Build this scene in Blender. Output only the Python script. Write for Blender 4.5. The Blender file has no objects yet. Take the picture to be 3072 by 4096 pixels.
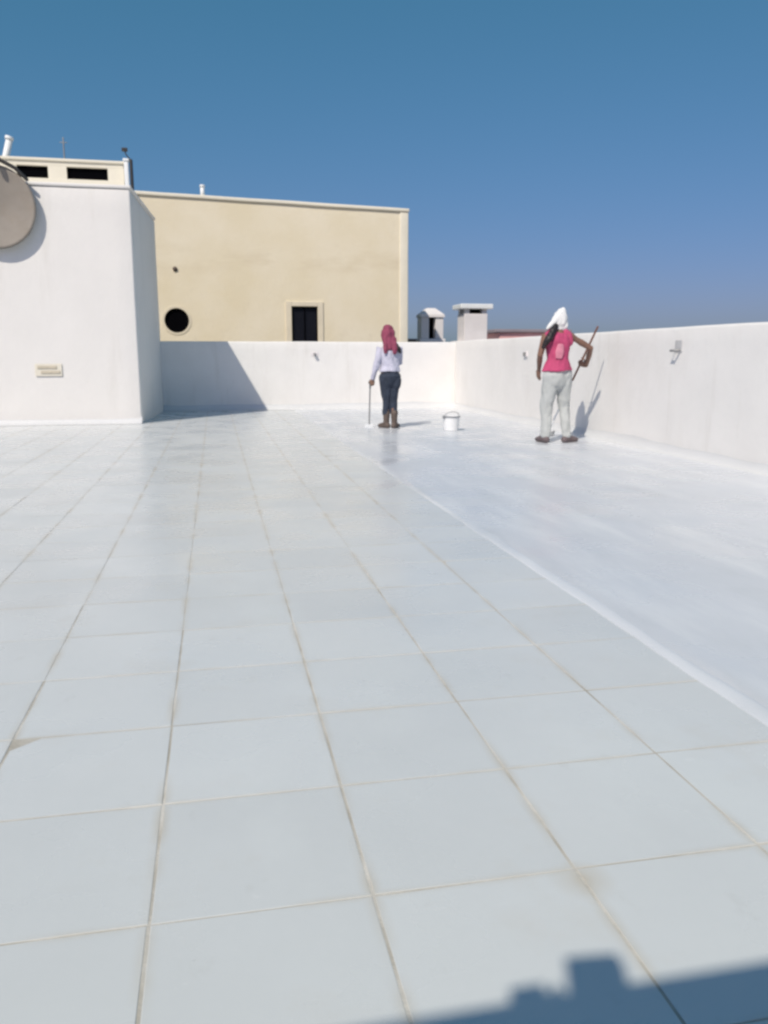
import bpy, bmesh, math, random
from mathutils import Vector, Matrix, noise

random.seed(7)
R = math.radians
S = bpy.context.scene
COL = S.collection

# ------------------------------------------------------------------ camera
FPX = 815.0
PITCH, YAW, CAMH = 10.802, 11.579, 1.12
cam_d = bpy.data.cameras.new('camera')
cam_d.sensor_fit = 'VERTICAL'
cam_d.sensor_height = 36.0
cam_d.lens = 36.0 * FPX / 1024.0
cam_d.clip_start = 0.05
cam_d.clip_end = 6000
cam = bpy.data.objects.new('camera', cam_d)
COL.objects.link(cam)
cam.location = (0, 0, CAMH)
cam.rotation_euler = (R(90 - PITCH), 0, R(-YAW))
S.camera = cam
S.render.resolution_x, S.render.resolution_y = 768, 1024

# ------------------------------------------------------------------ sky, sun, exposure
SUN_DIR = Vector((0.80, 1.00, -1.34)).normalized()      # the way the light travels
sun_pos = -SUN_DIR
SUN_EL = math.asin(sun_pos.z)
SUN_ROT = math.atan2(sun_pos.x, sun_pos.y)
W = bpy.data.worlds.new('World')
S.world = W
W.use_nodes = True
wn, wl = W.node_tree.nodes, W.node_tree.links
wn.clear()
sky = wn.new('ShaderNodeTexSky')
sky.sky_type = 'NISHITA'
sky.sun_disc = False
sky.sun_elevation = SUN_EL
sky.sun_rotation = SUN_ROT
sky.altitude = 0
sky.air_density = 1.0
sky.dust_density = 1.2
sky.ozone_density = 8.0
bg = wn.new('ShaderNodeBackground')
bg.inputs['Strength'].default_value = 0.12
wo = wn.new('ShaderNodeOutputWorld')
# one even colour curve over the whole sky (per-channel power and gain): a hazier, teal-blue day
pre = wn.new('ShaderNodeVectorMath'); pre.operation = 'SCALE'; pre.inputs['Scale'].default_value = 0.1
wl.new(sky.outputs[0], pre.inputs[0])
sep = wn.new('ShaderNodeSeparateXYZ'); wl.new(pre.outputs[0], sep.inputs[0])
com = wn.new('ShaderNodeCombineXYZ')
SKY_GAIN = 1.0 / 0.12
for ch, (pw, gn) in zip('XYZ', ((1.05, 0.63), (0.50, 0.385), (0.75, 0.61))):
    p_ = wn.new('ShaderNodeMath'); p_.operation = 'POWER'; p_.inputs[1].default_value = pw
    g_ = wn.new('ShaderNodeMath'); g_.operation = 'MULTIPLY'; g_.inputs[1].default_value = gn * SKY_GAIN
    wl.new(sep.outputs[ch], p_.inputs[0]); wl.new(p_.outputs[0], g_.inputs[0]); wl.new(g_.outputs[0], com.inputs[ch])
wl.new(com.outputs[0], bg.inputs[0])
wl.new(bg.outputs[0], wo.inputs[0])

sd = bpy.data.lights.new('sun', 'SUN')
sd.energy = 3.35
sd.angle = R(0.53)
sd.color = (1.0, 0.92, 0.795)
sun = bpy.data.objects.new('sun', sd)
COL.objects.link(sun)
sun.rotation_euler = SUN_DIR.to_track_quat('-Z', 'Y').to_euler()
sun.location = (-8, -10, 14)

S.view_settings.view_transform = 'Standard'
S.view_settings.look = 'None'
S.view_settings.exposure = 0.22
S.view_settings.gamma = 1.0
S.render.engine = 'CYCLES'
S.cycles.pixel_filter_type = 'BLACKMAN_HARRIS'
S.cycles.filter_width = 2.7

# ------------------------------------------------------------------ materials
def mat(name, col, rough=0.7, var=0.06, scale=3.0, bump=0.0, bscale=20.0, col2=None, spec=0.5, detail=6.0,
        rvar=0.0, per_obj=0.0, metallic=0.0, coat=0.0):
    m = bpy.data.materials.new(name)
    m.use_nodes = True
    n, l = m.node_tree.nodes, m.node_tree.links
    b = n['Principled BSDF']
    b.inputs['Roughness'].default_value = rough
    b.inputs['Specular IOR Level'].default_value = spec
    b.inputs['Metallic'].default_value = metallic
    b.inputs['Coat Weight'].default_value = coat
    tc = n.new('ShaderNodeTexCoord')
    no = n.new('ShaderNodeTexNoise')
    no.inputs['Scale'].default_value = scale
    no.inputs['Detail'].default_value = detail
    no.inputs['Roughness'].default_value = 0.6
    geo = n.new('ShaderNodeNewGeometry')
    l.new(geo.outputs['Position'], no.inputs['Vector'])
    ramp = n.new('ShaderNodeValToRGB')
    ramp.color_ramp.elements[0].position = 0.32
    ramp.color_ramp.elements[1].position = 0.68
    c1 = [c * (1 - var) for c in col]
    c2 = [min(1, c * (1 + var)) for c in (col2 or col)]
    ramp.color_ramp.elements[0].color = (*c1, 1)
    ramp.color_ramp.elements[1].color = (*c2, 1)
    l.new(no.outputs[0], ramp.inputs[0])
    out = ramp.outputs[0]
    if per_obj:
        oi = n.new('ShaderNodeObjectInfo')
        mr = n.new('ShaderNodeMapRange')
        mr.inputs['To Min'].default_value = 1 - per_obj
        mr.inputs['To Max'].default_value = 1 + per_obj
        l.new(oi.outputs['Random'], mr.inputs[0])
        mx = n.new('ShaderNodeVectorMath'); mx.operation = 'SCALE'
        l.new(out, mx.inputs[0]); l.new(mr.outputs[0], mx.inputs['Scale'])
        out = mx.outputs[0]
    l.new(out, b.inputs['Base Color'])
    if rvar:
        n2 = n.new('ShaderNodeTexNoise'); n2.inputs['Scale'].default_value = scale * 1.7; n2.inputs['Detail'].default_value = 5
        l.new(geo.outputs['Position'], n2.inputs['Vector'])
        mr2 = n.new('ShaderNodeMapRange')
        mr2.inputs['From Min'].default_value = 0.3; mr2.inputs['From Max'].default_value = 0.7
        mr2.inputs['To Min'].default_value = max(0.02, rough - rvar); mr2.inputs['To Max'].default_value = rough + rvar
        l.new(n2.outputs[0], mr2.inputs[0]); l.new(mr2.outputs[0], b.inputs['Roughness'])
    if bump:
        nb = n.new('ShaderNodeTexNoise'); nb.inputs['Scale'].default_value = bscale; nb.inputs['Detail'].default_value = 6
        l.new(geo.outputs['Position'], nb.inputs['Vector'])
        bp = n.new('ShaderNodeBump'); bp.inputs['Strength'].default_value = 1.0; bp.inputs['Distance'].default_value = bump
        l.new(nb.outputs[0], bp.inputs['Height']); l.new(bp.outputs[0], b.inputs['Normal'])
    return m

def add_stain(m, col, scale, lo, hi, amount, stretch=(1, 1, 1), zband=None):
    """A layer of irregular stains (their own noise shape) over a material's colour."""
    n, l = m.node_tree.nodes, m.node_tree.links
    b = n['Principled BSDF']
    src = b.inputs['Base Color'].links[0].from_socket
    geo = n.new('ShaderNodeNewGeometry')
    mp = n.new('ShaderNodeMapping'); mp.inputs['Scale'].default_value = stretch
    l.new(geo.outputs['Position'], mp.inputs[0])
    no = n.new('ShaderNodeTexNoise'); no.inputs['Scale'].default_value = scale; no.inputs['Detail'].default_value = 8
    no.inputs['Roughness'].default_value = 0.65
    l.new(mp.outputs[0], no.inputs['Vector'])
    mr = n.new('ShaderNodeMapRange')
    mr.inputs['From Min'].default_value = lo; mr.inputs['From Max'].default_value = hi
    mr.inputs['To Min'].default_value = 0; mr.inputs['To Max'].default_value = amount
    l.new(no.outputs[0], mr.inputs[0])
    f = mr.outputs[0]
    if zband:
        sp = n.new('ShaderNodeSeparateXYZ'); l.new(geo.outputs['Position'], sp.inputs[0])
        d = n.new('ShaderNodeMath'); d.operation = 'SUBTRACT'; d.inputs[1].default_value = zband[0]
        l.new(sp.outputs['Z'], d.inputs[0])
        a = n.new('ShaderNodeMath'); a.operation = 'ABSOLUTE'; l.new(d.outputs[0], a.inputs[0])
        k = n.new('ShaderNodeMapRange')
        k.inputs['From Min'].default_value = zband[1]; k.inputs['From Max'].default_value = 0.0
        l.new(a.outputs[0], k.inputs[0])
        mu = n.new('ShaderNodeMath'); mu.operation = 'MULTIPLY'
        l.new(k.outputs[0], mu.inputs[0]); l.new(f, mu.inputs[1]); f = mu.outputs[0]
    mix = n.new('ShaderNodeMix'); mix.data_type = 'RGBA'
    l.new(f, mix.inputs[0]); l.new(src, mix.inputs[6]); mix.inputs[7].default_value = (*col, 1)
    l.new(mix.outputs[2], b.inputs['Base Color'])

M = {}
M['tile'] = mat('tile_glaze', (0.595, 0.615, 0.620), 0.30, 0.035, 1.1, bump=0.0006, bscale=9, rvar=0.09, per_obj=0.032)
add_stain(M['tile'], (0.52, 0.48, 0.41), 2.3, 0.56, 0.85, 0.35)
add_stain(M['tile'], (0.66, 0.69, 0.685), 0.9, 0.5, 0.75, 0.55, (1.0, 0.45, 1))

def joint_dirt(m):
    """Ochre dirt that has spread from the joints on to the tile edges, broken up by noise."""
    n, l = m.node_tree.nodes, m.node_tree.links
    b = n['Principled BSDF']
    src = b.inputs['Base Color'].links[0].from_socket
    geo = n.new('ShaderNodeNewGeometry')
    sp = n.new('ShaderNodeSeparateXYZ'); l.new(geo.outputs['Position'], sp.inputs[0])
    def M_(op, a, b_=None):
        x = n.new('ShaderNodeMath'); x.operation = op
        for i, v in enumerate((a, b_)):
            if v is None: continue
            if isinstance(v, (int, float)): x.inputs[i].default_value = v
            else: l.new(v, x.inputs[i])
        return x.outputs[0]
    def near(axis, off, wdt):
        f = M_('FRACT', M_('ADD', M_('DIVIDE', M_('SUBTRACT', sp.outputs[axis], off), 0.457), 40.5))
        d = M_('MULTIPLY', M_('ABSOLUTE', M_('SUBTRACT', f, 0.5)), 0.457)
        return M_('MAXIMUM', M_('SUBTRACT', 1.0, M_('DIVIDE', d, wdt)), 0.0)
    e = M_('MAXIMUM', near('X', -0.170, 0.030), M_('MULTIPLY', near('Y', 1.515, 0.022), 0.8))
    no = n.new('ShaderNodeTexNoise'); no.inputs['Scale'].default_value = 3.6; no.inputs['Detail'].default_value = 7
    l.new(geo.outputs['Position'], no.inputs['Vector'])
    mr = n.new('ShaderNodeMapRange'); mr.inputs['From Min'].default_value = 0.40; mr.inputs['From Max'].default_value = 0.72
    mr.inputs['To Max'].default_value = 0.75
    l.new(no.outputs[0], mr.inputs[0])
    f = M_('MULTIPLY', M_('POWER', e, 1.5), mr.outputs[0])
    # one rusty blot where two joints cross in the foreground
    vd = n.new('ShaderNodeVectorMath'); vd.operation = 'DISTANCE'; vd.inputs[1].default_value = (0.750, 1.475, 0)
    l.new(geo.outputs['Position'], vd.inputs[0])
    blot = M_('MAXIMUM', M_('SUBTRACT', 1.0, M_('DIVIDE', vd.outputs['Value'], M_('ADD', 0.03, M_('MULTIPLY', no.outputs[0], 0.10)))), 0.0)
    f = M_('MINIMUM', M_('ADD', f, M_('MULTIPLY', blot, 0.5)), 1.0)
    mix = n.new('ShaderNodeMix'); mix.data_type = 'RGBA'
    l.new(f, mix.inputs[0]); l.new(src, mix.inputs[6]); mix.inputs[7].default_value = (0.47, 0.405, 0.30, 1)
    l.new(mix.outputs[2], b.inputs['Base Color'])
joint_dirt(M['tile'])
add_stain(M['tile'], (0.44, 0.44, 0.42), 7.0, 0.62, 0.78, 0.35, (1, 0.7, 1))
add_stain(M['tile'], (0.74, 0.75, 0.75), 5.0, 0.66, 0.74, 0.5)
M['joint'] = mat('joint_dirt', (0.38, 0.35, 0.29), 0.85, 0.1, 3.5, col2=(0.57, 0.55, 0.51), bump=0.002, bscale=80)
M['coat'] = mat("roof_coating", (0.58, 0.605, 0.64), 0.30, 0.03, 0.9, bump=0.0025, bscale=3.5, rvar=0.12)
add_stain(M['coat'], (0.70, 0.72, 0.735), 1.3, 0.48, 0.66, 0.75, (2.2, 0.35, 1))
add_stain(M['coat'], (0.47, 0.50, 0.52), 2.1, 0.54, 0.74, 0.55, (1.6, 0.5, 1))
M['cove'] = mat('coved_coating', (0.60, 0.61, 0.615), 0.45, 0.03, 1.2, bump=0.002, bscale=8)
M['white'] = mat('white_limewash', (0.775, 0.76, 0.735), 0.85, 0.03, 1.6, bump=0.004, bscale=14)
add_stain(M['white'], (0.66, 0.64, 0.60), 1.1, 0.52, 0.8, 0.5, (1, 1, 0.5))
add_stain(M['white'], (0.60, 0.575, 0.53), 2.4, 0.56, 0.76, 0.45, (1.6, 1.6, 0.22))
M['tower'] = mat('white_tower_plaster', (0.765, 0.745, 0.715), 0.85, 0.03, 0.8, bump=0.004, bscale=14)
add_stain(M['tower'], (0.70, 0.68, 0.65), 0.9, 0.5, 0.8, 0.5, (1, 1, 0.4))
add_stain(M['tower'], (0.60, 0.575, 0.53), 2.0, 0.57, 0.78, 0.40, (1.6, 1.6, 0.2))
M['beige'] = mat('ochre_plaster', (0.76, 0.675, 0.49), 0.9, 0.03, 0.8, bump=0.006, bscale=12, col2=(0.77, 0.70, 0.55))
add_stain(M['beige'], (0.63, 0.54, 0.38), 1.6, 0.45, 0.7, 0.65, (0.6, 1, 2.2), zband=(3.42, 0.42))
add_stain(M['beige'], (0.60, 0.53, 0.40), 3.2, 0.60, 0.8, 0.35, (1, 1, 0.6))
M['cream'] = mat('cream_plaster', (0.78, 0.735, 0.61), 0.88, 0.05, 1.5, bump=0.004, bscale=15)
M['neigh'] = mat('pale_plaster', (0.72, 0.69, 0.69), 0.88, 0.06, 2.0, bump=0.004, bscale=15)
M['pink'] = mat('pink_plaster', (0.60, 0.33, 0.32), 0.88, 0.08, 2.0, bump=0.004, bscale=15)
M['slate'] = mat('grey_roofing', (0.24, 0.21, 0.23), 0.8, 0.1, 3.0)
M['dark'] = mat('shade_black', (0.003, 0.003, 0.004), 1.0, 0.1, 4, spec=0.0)  # near-zero colour that paints in the shade inside openings and gaps
M['glass'] = mat('dark_glass', (0.008, 0.009, 0.014), 0.35, 0.05, 4, spec=0.12)
M['frame'] = mat('stone_surround', (0.70, 0.63, 0.49), 0.85, 0.05, 4, bump=0.003, bscale=30)
M['pipe'] = mat('white_pipe', (0.80, 0.82, 0.82), 0.45, 0.03, 4)
M['dish'] = mat('weathered_dish', (0.27, 0.24, 0.205), 0.65, 0.08, 2.6, bump=0.001, bscale=30)
add_stain(M['dish'], (0.22, 0.18, 0.13), 3.0, 0.5, 0.8, 0.5)
M['metal'] = mat('dark_metal', (0.045, 0.042, 0.04), 0.5, 0.15, 9, metallic=0.3)
M['galv'] = mat('galvanised', (0.30, 0.30, 0.30), 0.5, 0.12, 8, metallic=0.6)
M['ground'] = mat('dry_earth', (0.30, 0.26, 0.20), 0.95, 0.2, 0.02)
M['rust'] = mat('ochre_plate', (0.56, 0.50, 0.39), 0.85, 0.12, 6, bump=0.003, bscale=25)
M['skin'] = mat('brown_skin', (0.21, 0.115, 0.08), 0.55, 0.08, 12)
M['skin2'] = mat('tan_skin', (0.24, 0.14, 0.095), 0.55, 0.08, 12)
M['eye'] = mat('eye_dark', (0.02, 0.015, 0.012), 0.3, 0.1, 9)
M['lip'] = mat('lips', (0.20, 0.07, 0.06), 0.5, 0.1, 9)
M['red'] = mat('crimson_cotton', (0.46, 0.06, 0.15), 0.85, 0.16, 9, bump=0.006, bscale=22)
M['redprint'] = mat('faded_pink_print', (0.62, 0.22, 0.30), 0.85, 0.12, 14, bump=0.003, bscale=22)
M['greycloth'] = mat('pale_grey_cotton', (0.45, 0.47, 0.46), 0.9, 0.1, 7, bump=0.008, bscale=15)
M['shoe'] = mat('mauve_shoe', (0.13, 0.10, 0.105), 0.7, 0.15, 12)
M['scarfw'] = mat('white_scarf', (0.76, 0.76, 0.75), 0.9, 0.05, 9, bump=0.008, bscale=18)
M['hair'] = mat('black_hair', (0.014, 0.009, 0.010), 0.45, 0.2, 40, bump=0.004, bscale=90)
M['maroon'] = mat('maroon_scarf', (0.25, 0.05, 0.095), 0.85, 0.15, 10, bump=0.008, bscale=20)
M['lav'] = mat('lavender_cotton', (0.50, 0.50, 0.60), 0.9, 0.1, 8, bump=0.008, bscale=16)
M['denim'] = mat('navy_denim', (0.028, 0.038, 0.060), 0.9, 0.22, 9, bump=0.006, bscale=20)
M['boot'] = mat('brown_boot', (0.11, 0.082, 0.068), 0.7, 0.15, 12, bump=0.003, bscale=30)
M['wood'] = mat('red_brown_wood', (0.17, 0.075, 0.05), 0.6, 0.15, 14)
M['bucket'] = mat('white_plastic', (0.78, 0.79, 0.79), 0.4, 0.03, 6)
M['rim'] = mat('grey_plastic', (0.22, 0.23, 0.24), 0.5, 0.08, 8)
M['roller'] = mat('paint_nap', (0.74, 0.74, 0.73), 0.95, 0.05, 40, bump=0.006, bscale=120)

# ------------------------------------------------------------------ object helpers
def link(name, me, m=None, parent=None, loc=None, rotz=None):
    o = bpy.data.objects.new(name, me)
    COL.objects.link(o)
    if m is not None and me is not None and not me.materials:
        me.materials.append(m)
    if parent is not None:
        o.parent = parent
    if loc is not None:
        o.location = loc
    if rotz is not None:
        o.rotation_euler = (0, 0, rotz)
    return o

def bm_obj(name, bm, m, parent=None, smooth=False, loc=None):
    bmesh.ops.recalc_face_normals(bm, faces=bm.faces[:])
    me = bpy.data.meshes.new(name)
    bm.to_mesh(me); bm.free()
    if smooth:
        for p in me.polygons:
            p.use_smooth = True
    return link(name, me, m, parent, loc)

def thing(name, label, cat, loc=(0, 0, 0), rotz=0, group=None):
    o = bpy.data.objects.new(name, None)
    o.empty_display_size = 0.1
    COL.objects.link(o)
    o.location = loc
    o.rotation_euler = (0, 0, rotz)
    return tag(o, label, cat, group)

def tag(o, label, cat, group=None):
    o['label'] = label
    o['category'] = cat
    if group:
        o['group'] = group
    return o

def structure(o):
    o['kind'] = 'structure'
    return o

def box(bm, x0, x1, y0, y1, z0, z1, bev=0.0, seg=2):
    ret = bmesh.ops.create_cube(bm, size=1.0)
    vs = ret['verts']
    for v in vs:
        v.co = Vector(((x0 + x1) / 2 + v.co.x * (x1 - x0), (y0 + y1) / 2 + v.co.y * (y1 - y0), (z0 + z1) / 2 + v.co.z * (z1 - z0)))
    if bev:
        es = list({e for v in vs for e in v.link_edges})
        bmesh.ops.bevel(bm, geom=es, offset=bev, segments=seg, profile=0.5, affect='EDGES')

def plaster(name, x0, x1, y0, y1, z0, z1, m, parent=None, cell=0.2, amp=0.006, bev=0.03, freq=0.8):
    """A hand-plastered block: bevelled, gridded and slightly uneven."""
    bm = bmesh.new()
    box(bm, x0, x1, y0, y1, z0, z1, bev, 3)
    for ax in range(3):
        lo, hi = [(x0, x1), (y0, y1), (z0, z1)][ax]
        k = int((hi - lo) / cell)
        for i in range(1, k + 1):
            c = lo + (hi - lo) * i / (k + 1)
            co = [0, 0, 0]; co[ax] = c
            no_ = [0, 0, 0]; no_[ax] = 1
            bmesh.ops.bisect_plane(bm, geom=bm.verts[:] + bm.edges[:] + bm.faces[:], plane_co=co, plane_no=no_)
    for v in bm.verts:
        p = v.co * freq
        q = v.co * freq * 3.1
        v.co += Vector((noise.noise(p), noise.noise(p + Vector((9, 3, 5))), noise.noise(p + Vector((2, 17, 8))))) * amp
        v.co += Vector((noise.noise(q), noise.noise(q + Vector((9, 3, 5))), noise.noise(q + Vector((2, 17, 8))))) * amp * 0.4
    return bm_obj(name, bm, m, parent, smooth=False if bev == 0 else True)

def frame_of(t):
    t = t.normalized()
    ref = Vector((1, 0, 0)) if abs(t.x) < 0.9 else Vector((0, 1, 0))
    s = (ref - t * ref.dot(t)).normalized()
    return s, t.cross(s)

def tube(bm, pts, seg=14, cap=True, rnd=True):
    """Closed lofted tube. pts: (x, y, z, r) or (x, y, z, a, b); rounded ends."""
    P = [(Vector(p[:3]), p[3], p[4] if len(p) > 4 else p[3]) for p in pts]
    rings = []
    n = len(P)
    for i, (c, a, b) in enumerate(P):
        t = (P[min(i + 1, n - 1)][0] - P[max(i - 1, 0)][0])
        s, u = frame_of(t)
        rings.append((c, s, u, a, b, t.normalized()))
    full = []
    if rnd:
        c, s, u, a, b, t = rings[0]; r = min(a, b)
        for ph in (75, 45, 20):
            full.append((c - t * r * math.sin(R(ph)), s, u, a * math.cos(R(ph)), b * math.cos(R(ph))))
    full += [x[:5] for x in rings]
    if rnd:
        c, s, u, a, b, t = rings[-1]; r = min(a, b)
        for ph in (20, 45, 75):
            full.append((c + t * r * math.sin(R(ph)), s, u, a * math.cos(R(ph)), b * math.cos(R(ph))))
    vr = []
    for c, s, u, a, b in full:
        vr.append([bm.verts.new(c + s * a * math.cos(2 * math.pi * k / seg) + u * b * math.sin(2 * math.pi * k / seg)) for k in range(seg)])
    for i in range(len(vr) - 1):
        for k in range(seg):
            bm.faces.new((vr[i][k], vr[i][(k + 1) % seg], vr[i + 1][(k + 1) % seg], vr[i + 1][k]))
    if cap:
        bm.faces.new(list(reversed(vr[0]))); bm.faces.new(vr[-1])

def lathe(bm, prof, c=(0, 0, 0), seg=28, close=False):
    rings = []
    for r, z in prof:
        rings.append([bm.verts.new((c[0] + r * math.cos(2 * math.pi * k / seg), c[1] + r * math.sin(2 * math.pi * k / seg), c[2] + z)) for k in range(seg)])
    for i in range(len(rings) - 1):
        for k in range(seg):
            bm.faces.new((rings[i][k], rings[i][(k + 1) % seg], rings[i + 1][(k + 1) % seg], rings[i + 1][k]))
    if close:
        bm.faces.new(list(reversed(rings[0]))); bm.faces.new(rings[-1])
    else:
        bm.faces.new(list(reversed(rings[0])))

def solid(name, bm, m, parent, voxel=0.008, smooth=4, fold=0.0, fscale=9.0, seed=0, squash=None):
    """Union of overlapping closed pieces into one continuous skin (voxel remesh + smoothing)."""
    me = bpy.data.meshes.new(name + '_raw')
    bmesh.ops.recalc_face_normals(bm, faces=bm.faces[:])
    bm.to_mesh(me); bm.free()
    o = bpy.data.objects.new(name + '_raw', me)
    COL.objects.link(o)
    r = o.modifiers.new('r', 'REMESH'); r.mode = 'VOXEL'; r.voxel_size = voxel; r.adaptivity = 0
    s = o.modifiers.new('s', 'SMOOTH'); s.iterations = smooth; s.factor = 0.5
    dg = bpy.context.evaluated_depsgraph_get()
    out = bpy.data.meshes.new_from_object(o.evaluated_get(dg))
    bpy.data.objects.remove(o); bpy.data.meshes.remove(me)
    if fold:
        out.update()
        nrm = [v.normal.copy() for v in out.vertices]
        for v, nn in zip(out.vertices, nrm):
            p = Vector((v.co.x * fscale, v.co.y * fscale, v.co.z * fscale * 0.55 + seed))
            v.co += nn * fold * (noise.noise(p) + 0.5 * noise.noise(p * 2.3))
    for p in out.polygons:
        p.use_smooth = True
    out.materials.clear()
    return link(name, out, m, parent)

# ------------------------------------------------------------------ the setting: earth, roof slab, floor tiles
bm = bmesh.new()
bmesh.ops.create_grid(bm, x_segments=8, y_segments=8, size=2500)
for v in bm.verts: v.co.z = -6.6
structure(bm_obj('ground', bm, M['ground']))

TX0, TY0, TS = -0.170, 1.515, 0.457
COATX = TX0 + 4 * TS                       # 1.658: where the plain coated strip begins
XL, XR, YN, YF = -8.2, 5.21, -3.6, 17.6

bm = bmesh.new()
box(bm, XL - 0.3, XR + 0.28, YN - 0.2, YF + 0.25, -6.6, -0.0011)
floor = structure(bm_obj('floor', bm, M['joint']))

def tile_mesh(name, seed, gx=0.0036, gy=0.0030):
    rnd = random.Random(seed)
    bm = bmesh.new()
    hx, hy, b = TS / 2 - gx, TS / 2 - gy, 0.0009
    def ring(dx, dy, z):
        return [bm.verts.new((sx * (hx - dx), sy * (hy - dy), z)) for sx, sy in ((-1, -1), (1, -1), (1, 1), (-1, 1))]
    lo = ring(0, 0, -0.012)
    mid = ring(0, 0, -0.0007)
    top = ring(b, b, 0.0)
    for v in mid + top:
        v.co.x += rnd.uniform(-.0009, .0009); v.co.y += rnd.uniform(-.0009, .0009)
    for v in top:
        v.co.z += rnd.uniform(-.0003, .0003)
    for a, c in ((lo, mid), (mid, top)):
        for k in range(4):
            bm.faces.new((a[k], a[(k + 1) % 4], c[(k + 1) % 4], c[k]))
    bm.faces.new(top)
    bmesh.ops.recalc_face_normals(bm, faces=bm.faces[:])
    me = bpy.data.meshes.new(name); bm.to_mesh(me); bm.free()
    me.materials.append(M['tile'])
    return me

cy_, sy_ = math.cos(R(YAW)), math.sin(R(YAW))
cp_, sp_ = math.cos(R(PITCH)), math.sin(R(PITCH))
def to_px(x, y, z):
    dz = z - CAMH
    fwd = x * sy_ + y * cy_
    rgt = x * cy_ - y * sy_
    dep = fwd * cp_ - dz * sp_
    up = fwd * sp_ + dz * cp_
    if dep < 0.05: return None
    return 384 + FPX * rgt / dep, 512 - FPX * up / dep

variants = [tile_mesh('floor_tile', i) for i in range(6)]
variants_far = [tile_mesh('floor_tile', 20 + i, 0.0015, 0.0016) for i in range(6)]
near, far = [], []
i0, i1 = int((XL - TX0) / TS) - 1, 3
j0, j1 = int((YN - TY0) / TS) - 1, int((YF - TY0) / TS)
for j in range(j0, j1 + 1):
    for i in range(i0, i1 + 1):
        cx, cyy = TX0 + (i + 0.5) * TS, TY0 + (j + 0.5) * TS
        if cx - TS / 2 < XL or cyy - TS / 2 < YN or cyy + TS / 2 > YF + 0.3: continue
        vis = False
        for ax in (-.5, 0, .5):
            for ay in (-.5, 0, .5):
                p = to_px(cx + ax * TS, cyy + ay * TS, 0)
                if p and -5 < p[0] < 773 and -5 < p[1] < 1029: vis = True
        (near if vis and cyy < 9.3 else far).append((cx, cyy))
near.sort(key=lambda t: t[1])
far += near[300:]
near = near[:300]
rt = random.Random(3)
for (cx, cyy) in near:
    o = link('floor_tile', rt.choice(variants if cyy < 3.7 + rt.uniform(-.8, .8) else variants_far), None, floor)
    o.location = (cx + rt.uniform(-.0008, .0008), cyy + rt.uniform(-.0008, .0008), rt.uniform(-.0004, .0004))
    o.rotation_euler = (rt.gauss(0, .0011), rt.gauss(0, .0011), rt.gauss(0, .0011) + rt.choice((0, math.pi)))
bm = bmesh.new()
for (cx, cyy) in far:
    gx = 0.0012
    t0 = [(-1, -1), (1, -1), (1, 1), (-1, 1)]
    dz = rt.uniform(-.0004, .0004)
    top = [bm.verts.new((cx + a * (TS / 2 - gx - .0008), cyy + b * (TS / 2 - .0026), dz)) for a, b in t0]
    lo = [bm.verts.new((cx + a * (TS / 2 - gx), cyy + b * (TS / 2 - .0022), -0.012)) for a, b in t0]
    bm.faces.new(top)
    for k in range(4):
        bm.faces.new((lo[k], lo[(k + 1) % 4], top[(k + 1) % 4], top[k]))
o = bm_obj('distant_floor_tiles', bm, M['tile'], floor)
o['kind'] = 'stuff'

# coated strip beside the tiles: thick brushed-on coat with a raised, lapped edge
bm = bmesh.new()
nx, ny = 60, 150
xs = [COATX - 0.035 + 0.16 * (k / 24) for k in range(24)] + [COATX + 0.125 + (XR - COATX - 0.125) * (k / 36) ** 1.3 for k in range(37)]
ys = [YN + (YF - YN) * k / ny for k in range(ny + 1)]
grid = []
for y in ys:
    row = []
    wob = 0.022 * noise.noise(Vector((0, y * 1.1, 4))) + 0.010 * noise.noise(Vector((0, y * 5, 9)))
    wid = 0.055 + 0.03 * noise.noise(Vector((3, y * 0.9, 1)))
    for x in xs:
        u = x - (COATX - 0.035)
        fade = min(1.0, max(0.04, (7.2 - y) / 4.0))
        lip = 0.0
        if u < wid:
            lip = 0.017 * fade * math.sin(min(1, u / wid) * math.pi / 2)
        else:
            lip = 0.017 * fade * math.exp(-(u - wid) / 0.10)
        z = lip + 0.0025 * noise.noise(Vector((x * 1.1, y * 0.6, 0))) + 0.001 + (0.003 if u > wid else 0.003 * u / wid)
        if u <= 0: z = -0.006
        row.append(bm.verts.new((x + wob, y, z)))
    grid.append(row)
for a in range(len(ys) - 1):
    for b in range(len(xs) - 1):
        bm.faces.new((grid[a][b], grid[a][b + 1], grid[a + 1][b + 1], grid[a + 1][b]))
structure(bm_obj('coated_floor', bm, M['coat'], None, smooth=True))

# ------------------------------------------------------------------ walls round the roof
def cove(name, pts, parent, m, r=0.13):
    """Rounded coating fillet along the foot of a wall; pts = two foot points and the inward normal."""
    (ax, ay), (bx, by), (nx_, ny_) = pts
    bm = bmesh.new()
    L = math.hypot(bx - ax, by - ay)
    k = int(L / 0.15)
    rows = []
    for i in range(k + 1):
        f = i / k
        x, y = ax + (bx - ax) * f, ay + (by - ay) * f
        rr = r * (1 + 0.18 * noise.noise(Vector((x * 1.3, y * 1.3, 2))))
        row = []
        for q in range(9):
            t = q / 8 * math.pi / 2
            d = rr * (1 - math.sin(t)); h = rr * (1 - math.cos(t))
            row.append(bm.verts.new((x + nx_ * d, y + ny_ * d, h + 0.0035)))
        rows.append(row)
    for i in range(k):
        for q in range(8):
            bm.faces.new((rows[i][q], rows[i][q + 1], rows[i + 1][q + 1], rows[i + 1][q]))
    return bm_obj(name, bm, m, parent, smooth=True)

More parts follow.
